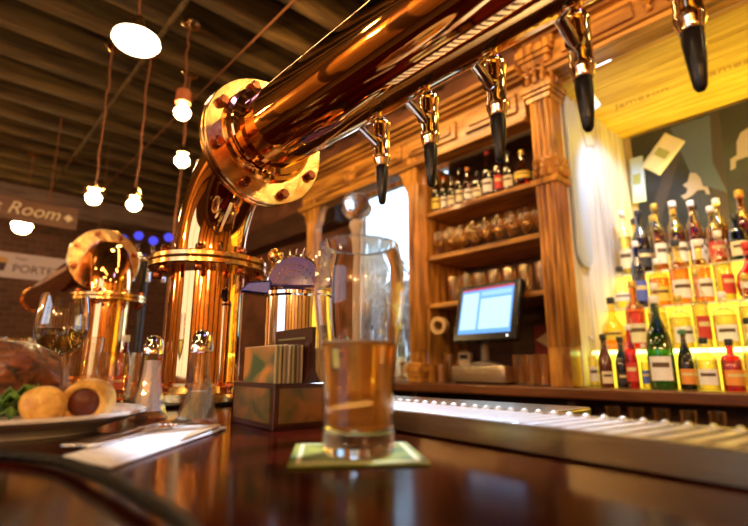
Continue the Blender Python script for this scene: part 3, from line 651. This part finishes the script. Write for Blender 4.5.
# further font; glowing discs stand in for blue highlights in the chrome
f2 = thing('beer_font', 'tall dark font with glowing discs as blue highlights standing behind the far copper elbow', 'beer font', (-2.34, .70, 1.0606), radians(60))
MB().box(-.05, .05, -.04, .04, 0, .012).lathe([(0, 0), (.016, 0), (.016, .56), (0, .58)], seg=32).build('column', M_black, f2)
MB().box(-.13, .13, -.025, .025, .53, .58).build('head', M_chrome, f2, bevel=.015)
for k in range(4):
    b = MB().lathe([(0, 0), (.02, 0), (.02, .008), (0, .01)], c=(-.10 + k * .065, -.035, .64 + .02 * (k % 2)), axis='y', seg=24).build('badge', emis('blue_glint', (.04, .06, 1.0), .8), f2)
    MB().tube([(-.10 + k * .065, -.02, .59), (-.10 + k * .065, -.03, .62)], .008).build('badge_stem', M_chrome, f2)
    MB().tube([(-.10 + k * .065, -.03, .53), (-.10 + k * .065, -.06, .50), (-.10 + k * .065, -.06, .44)], .009, 12).build('spout', M_chrome, f2)

# ================================================================== ON THE BAR
# pint glass of beer
gx, gy = -.3135, .271
cst = thing('beer_mat', 'green and yellow square beer mat under the pint glass', 'beer mat', (-.322, .275, BZ), 0.93)
MB().box(-.052, .052, -.052, .052, 0, .0016).build('card', mat2('green_print', (.06, .14, .01), (.42, .40, .04), (25, 25, 25), .5, bump=0), cst, bevel=.0005)
MB().box(-.047, .047, -.047, -.043, .0016, .0018).box(-.047, .047, .043, .047, .0016, .0018).box(-.047, -.043, -.043, .043, .0016, .0018).box(.043, .047, -.043, .043, .0016, .0018).build('border_print', mat('cream_ink', (.8, .75, .4), .5), cst, smooth=False)
pint = thing('pint_glass', 'tulip pint glass part filled with amber beer on a green beer mat', 'beer glass', (gx, gy, BZ + .0018))
outer = [(0, 0), (.026, 0), (.0285, .002), (.0297, .006), (.0292, .02), (.0292, .04), (.0302, .06), (.0332, .085), (.0375, .11), (.0396, .128), (.0394, .142), (.0376, .160), (.0354, .1725), (.0351, .1745), (.0345, .175)]
inner = [(.0338, .1745), (.0336, .1725), (.0358, .160), (.0376, .142), (.0378, .128), (.0357, .11), (.0313, .085), (.0282, .06), (.0272, .04), (.0272, .024), (.0262, .019), (.020, .0165), (0, .016)]
MB().lathe(outer + inner, seg=96).build('glass', M_real, pint, ang=60)
beer = [(0, .0162), (.020, .0167), (.0260, .0192), (.02705, .0242), (.02705, .04), (.0280, .06), (.0311, .085), (.0318, .0885), (.0308, .0880), (0, .0880)]
mb_, t_, b_ = nt('amber_beer')
b_.inputs['Base Color'].default_value = (1.0, .50, .09, 1); b_.inputs['Roughness'].default_value = 0; b_.inputs['Transmission Weight'].default_value = .7; b_.inputs['IOR'].default_value = 1.34
MB().lathe(beer, seg=96).build('beer', mb_, pint, ang=60)
fo = MB().lathe([(.0255, .0884), (.0312, .0884), (.0315, .0896), (.0285, .0902), (.0255, .0896)], seg=64, closed=True).build('foam_ring', mat('beer_foam', (.75, .6, .42), .6), pint)

# shakers
def shaker(label, loc, fillmat, nm):
    t = thing(nm, label, 'shaker', loc, 0.3, 'condiment shakers')
    P = [(0, 0), (.0255, 0), (.0265, .003), (.0255, .008), (.0210, .022), (.0165, .042), (.0132, .064), (.0120, .085), (.0125, .090)]
    MB().lathe(P + [(.0110, .090), (.0105, .085), (.0117, .064), (.0142, .042), (.018, .022), (.021, .010), (0, .008)], seg=10).build('glass_body', M_glass, t, ang=10)
    MB().lathe([(0, .009), (.020, .011), (.0172, .022), (.0136, .042)] + ([(.0112, .064), (.0103, .080), (0, .081)] if nm == 'salt_shaker' else [(0, .043)]), seg=24).build('filling', fillmat, t)
    MB().lathe([(.0130, .088), (.0138, .089), (.0138, .101), (.0125, .103), (.0118, .108), (.008, .1135), (.003, .116), (0, .1165)], seg=32).build('cap', M_chrome, t)
    return t
shaker('flared glass salt shaker with chrome cap and white salt, left of the pair', (-.735, .243, BZ), mat('salt', (.78, .74, .82), .8, bump=.4, bscale=300), 'salt_shaker')
shaker('flared glass pepper shaker with chrome cap, right of the pair beside the menus', (-.590, .252, BZ), mat('ground_pepper', (.30, .27, .18), .8, bump=.5, bscale=400), 'pepper_shaker')

# beer mat caddy
cy = thing('beer_mat_caddy', 'dark wooden caddy with painted green panels full of beer mats', 'caddy', (-.498, .302, BZ), radians(-5.5))
M_caddy = mat2('caddy_wood', (.035, .006, .004), (.07, .014, .008), (8, 8, 30), .35, coat=.3, bump=.05)
cb = MB(); W_, D_, H_ = .125, .085, .052
cb.box(-W_, 0, 0, .004, 0, H_).box(-W_, 0, D_ - .004, D_, 0, H_).box(-W_, -W_ + .004, .004, D_ - .004, 0, H_).box(-.004, 0, .004, D_ - .004, 0, H_).box(-W_, 0, 0, D_, 0, .004)
cb.build('tray', M_caddy, cy, bevel=.001)
M_pic = mat2('green_brown_print', (.05, .07, .02), (.30, .13, .035), (22, 22, 30), .4, bump=0, detail=2)
M_pic2 = mat2('green_orange_print', (.06, .12, .05), (.65, .27, .06), (14, 14, 22), .4, bump=0, detail=1.5, lo=.42, hi=.6)
MB().box(-W_ + .008, -.008, -.0012, 0, .007, H_ - .006).build('side_print', M_pic, cy, smooth=False)
MB().box(0, .0012, .007, D_ - .007, .007, H_ - .006).build('end_print', M_pic, cy, smooth=False)
MB().prism([(.044, H_ - .001), (.050, H_ - .001), (.050, .10), (.047, .10)], -W_ + .004, -.004, 'yz').build('divider', M_caddy, cy)
MB().prism([(.040, H_), (.062, H_), (.050, .075)], -.005, -.001, 'yz').build('gusset', M_caddy, cy)
hd = MB().box(-.105, -.004, .0505, .0535, .052, .118).build('header_board', mat('dark_olive_board', (.06, .055, .025), .4), cy, bevel=.0008)
MB().box(-.107, -.002, .0503, .0507, .052, .12).box(-.007, -.002, .0495, .0545, .052, .12).build('board_edge', M_caddy, hd)
lines = MB()
for k in range(3): lines.box(-.095 + .01 * k, -.02 - .012 * k, .0490, .0502, .106 - k * .009, .1085 - k * .009)
lines.build('board_print', mat('olive_ink', (.25, .24, .12), .5), hd, smooth=False)
MATC = [(.6, .5, .3), (.25, .2, .08), (.55, .45, .15), (.12, .07, .03), (.5, .42, .28), (.3, .22, .08)]
for k in range(13):
    t = thing('beer_mat', f'square beer mat standing on edge in the caddy, {ORD[k]} from the front' if k else 'front beer mat in the caddy with green and orange picture', 'beer mat', (0, 0, 0), 0, 'beer mats in the caddy')
    loc = Matrix.Translation(cy.location) @ Matrix.Rotation(radians(-5.5), 4, 'Z') @ Vector((-.0585, .0052 + k * .0029, .0045))
    t.location = loc; t.rotation_euler = (0, 0, radians(-5.5))
    MB().box(-.047, .047 + random.uniform(-.001, .002), 0, .0022, 0, .093 + random.uniform(-.001, .001)).build('card', mat(f'mat_edge_{k % 6}', MATC[k % 6], .6), t, bevel=.0004)
    if k == 0: MB().box(-.045, .045, -.0006, 0, .002, .091).build('face_print', M_pic2, t, smooth=False)
for k in range(7):
    t = thing('beer_mat', f'cream beer mat in the rear slot of the caddy, {ORD[k]} behind the header', 'beer mat', (0, 0, 0), 0, 'beer mats in the rear slot')
    t.location = Matrix.Translation(cy.location) @ Matrix.Rotation(radians(-5.5), 4, 'Z') @ Vector((-.055, .0555 + k * .0032, .0045)); t.rotation_euler = (0, 0, radians(-5.5))
    MB().box(-.047, .047 + .0008 * (k % 2), 0, .0024, 0, .090).build('card', mat('cream_card', (.62, .45, .2), .6), t, bevel=.0004)

# plate, food
px_, py_ = -.60, .075
PX, PY, PR = -.676, .090, .125
pl = thing('dinner_plate', 'white china dinner plate with food at the left edge', 'plate', (PX, PY, BZ))
MB().lathe([(0, .0), (PR * .6, .0), (PR * .62, .004), (PR * .85, .012), (PR, .020), (PR, .023), (PR * .98, .0238), (PR * .82, .0165), (PR * .62, .008), (0, .0075)], seg=96).build('dish', M_china, pl, ang=50)
def food(name, label, mb, m, cat):
    o = mb.build(name, m, ang=80); return tag(o, label, cat)
M_potato = mat2('fried_potato', (.62, .27, .03), (.88, .52, .10), (90, 90, 90), .5, bump=.8, bdist=.002, coat=.15)
M_bread = mat2('dark_crust', (.02, .005, .003), (.30, .08, .02), (60, 60, 90), .4, coat=.3, bump=1.0, bdist=.008)
M_green = mat2('salad_leaf', (.02, .09, .02), (.16, .32, .04), (30, 30, 30), .4, bump=.3)
food('potato_piece', 'golden battered potato piece beside the salad on the plate', MB().ball((-.598, .096, BZ + .032), .022, 28, ry=.021, rz=.020, lump=.06, seed=2), M_potato, 'potato')
rl = thing('stuffed_roll', 'golden pastry roll with dark filling at the right of the plate', 'pastry', (-.612, .140, BZ + .034), radians(66))
MB().lathe([(0, -.015), (.014, -.016), (.0145, -.030), (.019, -.031), (.0235, -.026), (.025, 0), (.024, .022), (.018, .031), (.0, .033)], axis='y', seg=32).build('pastry', M_potato, rl, sub=1)
MB().lathe([(0, -.031), (.008, -.0305), (.0142, -.027), (.0138, -.0165), (0, -.016)], axis='y', seg=24).build('filling', mat('dark_filling', (.10, .018, .008), .3), rl)
food('bread_slice', 'dark crusty bread heaped at the back of the plate', MB().ball((-.722, .078, BZ + .058), .060, 40, ry=.055, rz=.044, lump=.09, seed=8), M_bread, 'bread')
food('meat_piece', 'browned meat piece between bread and potato on the plate', MB().ball((-.672, .135, BZ + .030), .03, 28, ry=.028, rz=.02, lump=.08, seed=12), M_bread, 'meat')
def leaf(c, L, wd, yaw, tilt, seed, name, label):
    rg = random.Random(seed); mb = MB(); N = 10; vs = []; fs = []
    for i in range(N + 1):
        u = i / N; w = wd * sin(pi * min(.98, u * .9 + .08)) ; z = tilt * L * u * (1 - .5 * u)
        for j in range(5):
            v = (j - 2) / 2
            vs.append((u * L, v * w, z + .004 * sin(u * 18 + v * 5 + seed) + abs(v) * .006))
    for i in range(N):
        for j in range(4): fs.append((i * 5 + j, i * 5 + j + 1, (i + 1) * 5 + j + 1, (i + 1) * 5 + j))
    mb.add(vs, fs); o = mb.build(name, M_green); o.location = c; o.rotation_euler = (0, 0, yaw)
    s_ = o.modifiers.new('s', 'SOLIDIFY'); s_.thickness = .0012; return tag(o, label, 'salad leaf', 'salad leaves on the plate')
leaf((-.632, .062, BZ + .026), .040, .020, .80, .60, 1, 'salad_leaf', 'bright green salad leaf standing highest in front of the bread')
leaf((-.645, .052, BZ + .020), .045, .020, .8, .55, 2, 'salad_leaf', 'dark green curled leaf behind the highest leaf, reaching toward the potato')
leaf((-.622, .050, BZ + .018), .034, .016, .85, .3, 3, 'salad_leaf', 'dark green leaf lying lowest near the plate rim')
leaf((-.650, .066, BZ + .03), .035, .018, .9, .8, 4, 'salad_leaf', 'small green leaf tucked behind the other leaves')

# napkin and cutlery
nk = thing('napkin', 'folded white paper napkin beside the plate under the cutlery', 'napkin', (-.495, .19, BZ), 0)
def quad(mb, c, z0, z1): return mb.prism(c, z0, z1, 'xy')
A, B, Cc, D = (-.465, .092), (-.392, .108), (-.550, .272), (-.625, .262)
quad(MB(), [(a + .495, b - .19) for a, b in (A, B, Cc, D)], 0, .0022).build('lower_fold', M_napkin, nk, bevel=.0008)
quad(MB(), [(a + .495, b - .19) for a, b in ((-.462, .102), (-.402, .112), (-.548, .262), (-.615, .252))], .0024, .0046).build('upper_fold', M_napkin, nk, bevel=.0008)
quad(MB(), [(a + .495, b - .19) for a, b in ((-.492, .200), (-.470, .190), (-.546, .2625), (-.560, .2605))], .0047, .0056).build('fold_edge', mat('napkin_band', (.62, .42, .24), .8), nk)
def cutlery(name, label, p0, p1, kind, z):
    v = Vector((p1[0] - p0[0], p1[1] - p0[1], 0)); L = v.length; t = thing(name, label, 'cutlery', (p0[0], p0[1], z), math.atan2(v.y, v.x), 'cutlery on the napkin')
    MB().prism([(0, -.006), (.01, -.008), (.05, -.006), (L * .62, -.003), (L * .62, .003), (.05, .006), (.01, .008), (0, .006)], 0, .0025, 'xy').build('handle', M_chrome, t, bevel=.001)
    if kind == 'fork':
        MB().prism([(L * .6, -.003), (L * .66, -.009), (L * .76, -.011), (L * .76, .011), (L * .66, .009), (L * .6, .003)], .0, .0025, 'xy').build('head', M_chrome, t, bevel=.001)
        for k in range(4):
            y = (k - 1.5) * .0062; MB().tube([(L * .75, y, .0015), (L * .85, y, .0005 + .001), (L * .95, y, .004), (L, y, .008)], .0015, 8, rs=[.0019, .0018, .0015, .0008]).build('tine', M_chrome, t)
    else:
        MB().prism([(L * .6, -.004), (L * .7, -.008), (L * .95, -.008), (L, .002), (L * .98, .005), (L * .6, .004)], .0004, .002, 'xy').build('blade', M_chrome, t, bevel=.0005)
    return t
cutlery('fork', 'silver fork with tines toward the pepper shaker', (-.470, .108), (-.600, .245), 'fork', BZ + .0058)
cutlery('table_knife', 'silver table knife lying closest to the plate', (-.485, .098), (-.625, .238), 'knife', BZ + .0050)

# wine glass and glasses beyond the plate
def wine_glass(label, loc, s, liquid=True, nm='wine_glass'):
    t = thing(nm, label, 'glass', loc); t.scale = (s, s, s)
    MB().lathe([(0, 0), (.034, 0), (.035, .0015), (.012, .006), (.0045, .012), (.0035, .03), (.0035, .085), (.006, .094)], seg=40).build('stem', M_glass, t)
    MB().lathe([(0, .092), (.010, .094), (.028, .106), (.040, .126), (.0435, .150), (.041, .178), (.0365, .203), (.0355, .203), (.040, .178), (.0422, .150), (.0388, .128), (.027, .108), (0, .096)], seg=48).build('bowl', M_glass, t)
    if liquid: MB().lathe([(0, .0975), (.026, .109), (.0375, .128), (.0405, .140), (0, .140)], seg=40).build('white_wine', thin_glass('white_wine', (.97, .88, .5), .7), t)
    return t
wine_glass('stemmed wine glass with pale white wine standing behind the plate', (-.965, .165, BZ), .95)
tumbler('clear water tumbler behind the wine glass stem', (-1.12, .23, BZ), 'glasses beyond the plate', .04, .13, 'water_glass')
tumbler('clear water tumbler at the far left behind the bread', (-1.42, .16, BZ), 'glasses beyond the plate', .04, .14, 'water_glass')
tumbler('clear short tumbler left of the salt shaker beyond the plate', (-1.05, .29, BZ), 'glasses beyond the plate', .036, .10, 'water_glass')
make_bottle('beer', 'red', 'red', 'white', (-1.33, .37, BZ + .006), 'small red sauce bottle on the bar mat between the copper towers', 'bottles on the bar mat', scale=.6)

# black cable in the foreground
cpts = [(-.60, -.26, BZ + .004), (-.57, -.12, BZ + .004), (-.52, .02, BZ + .0042), (-.44, .076, BZ + .0042), (-.345, .088, BZ + .006), (-.265, .091, BZ + .006), (-.205, .088, BZ + .006), (-.14, .07, BZ + .004), (-.05, .0, BZ + .004), (.03, -.12, BZ + .004)]
def smooth(pts, n_=8):
    P = [Vector(p) for p in pts]; out = []
    for i in range(len(P) - 1):
        a, b, c, d = P[max(i - 1, 0)], P[i], P[i + 1], P[min(i + 2, len(P) - 1)]
        for k in range(n_):
            u = k / n_; out.append(.5 * ((2 * b) + (c - a) * u + (2 * a - 5 * b + 4 * c - d) * u * u + (3 * b - a - 3 * c + d) * u ** 3))
    return out + [P[-1]]
tag(MB().tube(smooth(cpts), .004, 12).build('cable', M_rubber), 'black cable curving across the bar top in the foreground', 'cable')

# ================================================================== PENDANTS, SIGNS, CEILING
def pendant(label, x, y, z, kind, br=.042, cordr=.005, nm='pendant_lamp', brk=None):
    t = thing(nm, label, 'lamp', (x, y, CEIL - .03), 0, 'pendant lamps along the ceiling'); top = z - (CEIL - .03)
    MB().lathe([(0, 0), (.05, 0), (.05, -.012), (.02, -.03), (0, -.03)], seg=24).build('ceiling_rose', M_brass, t)
    rg = random.Random(int(x * 100)); k = 10
    MB().tube(smooth([(rg.uniform(-.006, .006) if 0 < i < k else 0, rg.uniform(-.006, .006) if 0 < i < k else 0, (top + br * 1.9) * i / k) for i in range(k + 1)], 3), cordr, 8).build('cord', M_cord, t)
    zb = top
    if kind == 'saucer':
        MB().lathe([(0, .115), (.02, .115), (.026, .10), (.028, .06), (.055, .045), (.055, .038), (0, .038)], c=(0, 0, zb), seg=32).build('socket', M_brass, t)
        MB().lathe([(.03, .04), (.06, .032), (.088, .014), (.092, -.002), (.08, -.018), (.045, -.034), (0, -.040)], c=(0, 0, zb), seg=40).build('glass_shade', M_shade, t)
    else:
        if kind == 'can': MB().lathe([(0, .12), (.035, .12), (.038, .11), (.038, .05), (0, .05)], c=(0, 0, zb), seg=24).build('socket', mat('rusty_socket', (.45, .13, .04), .5), t)
        elif kind == 'disc': MB().lathe([(0, .075), (.018, .075), (.02, .05), (.055, .045), (.057, .036), (.02, .032), (0, .03)], c=(0, 0, zb), seg=32).build('socket', M_brass, t)
        else: MB().lathe([(0, .095), (.018, .095), (.03, .075), (.045, .05), (.047, .035), (0, .035)], c=(0, 0, zb), seg=32).build('socket', M_brass, t)
        MB().lathe([(.014, br * 1.05), (.018, br * .8), (br * .75, br * .45), (br, 0), (br * .85, -br * .5), (br * .5, -br * .86), (0, -br)], c=(0, 0, zb), seg=32).build('bulb', M_bulb, t)
    return t
pendant('largest pendant with a glowing round glass shade at upper left', -1.96, .46, 2.445, 'saucer')
pendant('bare bulb under a rusty can socket left of the copper flange', -2.35, .805, 2.42, 'can', .041)
pendant('bare bulb hanging just below the rusty can socket lamp', -2.80, .985, 2.355, 'dome', .043)
pendant('bare bulb under a flat brass disc above the wooden sign', -2.84, .55, 2.02, 'disc', .040)
pendant('bare bulb under a brass dome above the far copper elbow', -2.75, .73, 2.0, 'dome', .038)
pendant('distant bulb glowing under the lower edge of the wooden sign', -4.9, .45, 2.30, 'dome', .075)
for i, (x, y) in enumerate(((-1.6, -1.1), (-.2, -1.4), (.9, -.6), (-3.2, -1.6), (1.6, 1.0), (-.5, .4 - 2.2))):  # bulbs added out of view, mirrored in the copper
    pendant(f'added out-of-view bulb pendant over the customer side, {ORD[i]} of the row', x, y, 2.35, 'dome', .05)

# conduit along the ceiling and its drop cords
pp = thing('ceiling_conduit', 'long metal conduit running across the joists with box', 'conduit', (0, 0, 0))
MB().tube([(-5.8, .715, CEIL - .045), (-.4, .715, CEIL - .045)], .014, 12).build('conduit_pipe', M_joist, pp)
MB().ball((-1.93, .80, CEIL - .10), .035, 16).tube([(-1.93, .80, CEIL - .03), (-1.93, .80, CEIL - .10)], .012).build('junction_box', M_chrome, pp)
tag(MB().tube([(-5.8, 1.12, CEIL - .038), (-.4, 1.12, CEIL - .038)], .005, 8).build('ceiling_cable', M_cord), 'thin cable running across the joists near the copper pipe', 'cable')
tag(MB().tube(smooth([(-3.3, 1.16, CEIL - .03), (-3.31, 1.165, 2.5), (-3.3, 1.15, 2.1), (-3.31, 1.15, 1.4), (-3.3, 1.16, 0.0)]), .008, 8).build('drop_cable', M_cord), 'long brown cord hanging down beside the far copper tower', 'cord')

sg = thing('hanging_sign', 'dark wooden hanging sign with pale lettering and a diamond', 'sign', (-4.0, 0, 0))
MB().box(-.015, .015, -.70, .69, 2.105, 2.27).build('board', mat2('sign_wood', (.13, .055, .02), (.24, .10, .04), (6, 3, 30), .5), sg, bevel=.005)
M_let = mat('cream_lettering', (.85, .66, .36), .5)
text_part('lettering', "Fred's Room", .125, M_let, sg, (.0165, .575, 2.155), (pi / 2, 0, pi / 2), .001, .3, 'RIGHT')
MB().prism([(.60, 2.185), (.63, 2.215), (.66, 2.185), (.63, 2.155)], .0155, .0175, 'yz').build('diamond', M_let, sg)
for y in (-.5, .5): MB().tube([(0, y, 2.27), (0, y, CEIL)], .004).build('chain', M_cord, sg)
sg2 = thing('beer_banner', 'cream beer banner with a dark pint emblem below the wooden sign', 'sign', (-4.3, 0, 0))
MB().box(-.01, .01, -.6, 1.0, 1.755, 1.94).build('banner', mat('cream_banner', (.62, .50, .45), .6), sg2, bevel=.002)
M_ink = mat('brown_ink', (.08, .03, .03), .6)
text_part('lettering', 'PORTER', .083, M_ink, sg2, (.0115, .375, 1.80), (pi / 2, 0, pi / 2), .001, 0)
text_part('small_lettering', 'Your', .04, M_ink, sg2, (.0115, .38, 1.89), (pi / 2, 0, pi / 2), .001, .2)
MB().prism([(.29, 1.80), (.33, 1.80), (.34, 1.86), (.28, 1.86)], .0105, .0125, 'yz').build('pint_emblem', M_ink, sg2)
MB().prism([(.275, 1.86), (.345, 1.86), (.345, 1.89), (.31, 1.905), (.275, 1.89)], .0105, .0125, 'yz').build('emblem_head', mat('ochre_ink', (.6, .33, .08), .6), sg2)
for y in (-.5, .9): MB().tube([(0, y, 1.94), (0, y, CEIL)], .003).build('chain', M_cord, sg2)
# far beam across the room
n += 1; struct(MB().box(-4.95, -4.8, -3.0, 2.3, 2.45, 2.62), f'trim_{n}', mat2('grey_beam', (.10, .06, .04), (.2, .13, .09), (20, 3, 20), .6), bevel=.01)
# unseen customer side: panels and wall lamps added for warm copper reflections
M_panel = mat2('added_amber_panelling', (.45, .20, .05), (.80, .45, .14), (3, 3, 20), .4, bump=.1)
for k in range(8):
    x0 = -5.6 + k * 1.08
    if -2.3 < x0 < .3: continue
    n += 1; struct(MB().box(x0, x0 + .8, -3.0, -2.96, .2, 2.5), f'trim_{n}', M_panel, bevel=.01)
for k in range(5):
    y0 = -2.7 + k * 1.08
    n += 1; struct(MB().box(2.96, 3.0, y0, y0 + .8, .2, 2.5), f'trim_{n}', M_panel, bevel=.01)
def added_sconce(x, y, z, nx, ny, k):  # wall lamps added out of view to warm the copper
    t = thing('added_wall_lamp', f'added out-of-view wall lamp with glowing shade, {ORD[k]} around the customer side', 'lamp', (x, y, z))
    MB().tube([(nx * .0, ny * .0, 0), (nx * .12, ny * .12, -.03), (nx * .15, ny * .15, .03)], .01).build('arm', M_brass, t)
    MB().lathe([(.03, .03), (.07, .17), (.067, .17), (.027, .032)], c=(nx * .15, ny * .15, 0), closed=True).build('shade', M_shade, t)
    l = bpy.data.lights.new('added_wall_lamp_light', 'POINT'); l.energy = 42; l.color = WARM; l.shadow_soft_size = .05
    o = bpy.data.objects.new('added_wall_lamp_light', l); COL.objects.link(o); o.location = (x + nx * .2, y + ny * .2, z + .2)
for k, (x, y, nx, ny) in enumerate(((-4.8, -2.96, 0, 1), (-2.7, -2.96, 0, 1), (1.2, -2.96, 0, 1), (2.4, -2.96, 0, 1), (2.96, -1.2, -1, 0), (2.96, .6, -1, 0))):
    added_sconce(x, y, 1.85, nx, ny, k)
# added out-of-view window with glowing pane, there to be reflected
wn = struct(MB().box(-1.6, -1.54, -3.02, -2.96, 1.0, 2.5).box(.54, .6, -3.02, -2.96, 1.0, 2.5).box(-1.54, .54, -3.02, -2.96, 2.44, 2.5).box(-1.54, .54, -3.02, -2.96, 1.0, 1.06).box(-.53, -.47, -3.02, -2.96, 1.06, 2.44), 'added_window', M_oak, bevel=.004)
MB().box(-1.54, .54, -2.995, -2.985, 1.06, 2.44).build('pane', emis('added_window_glow', (.75, .82, 1.0), 1.6), wn, smooth=False)
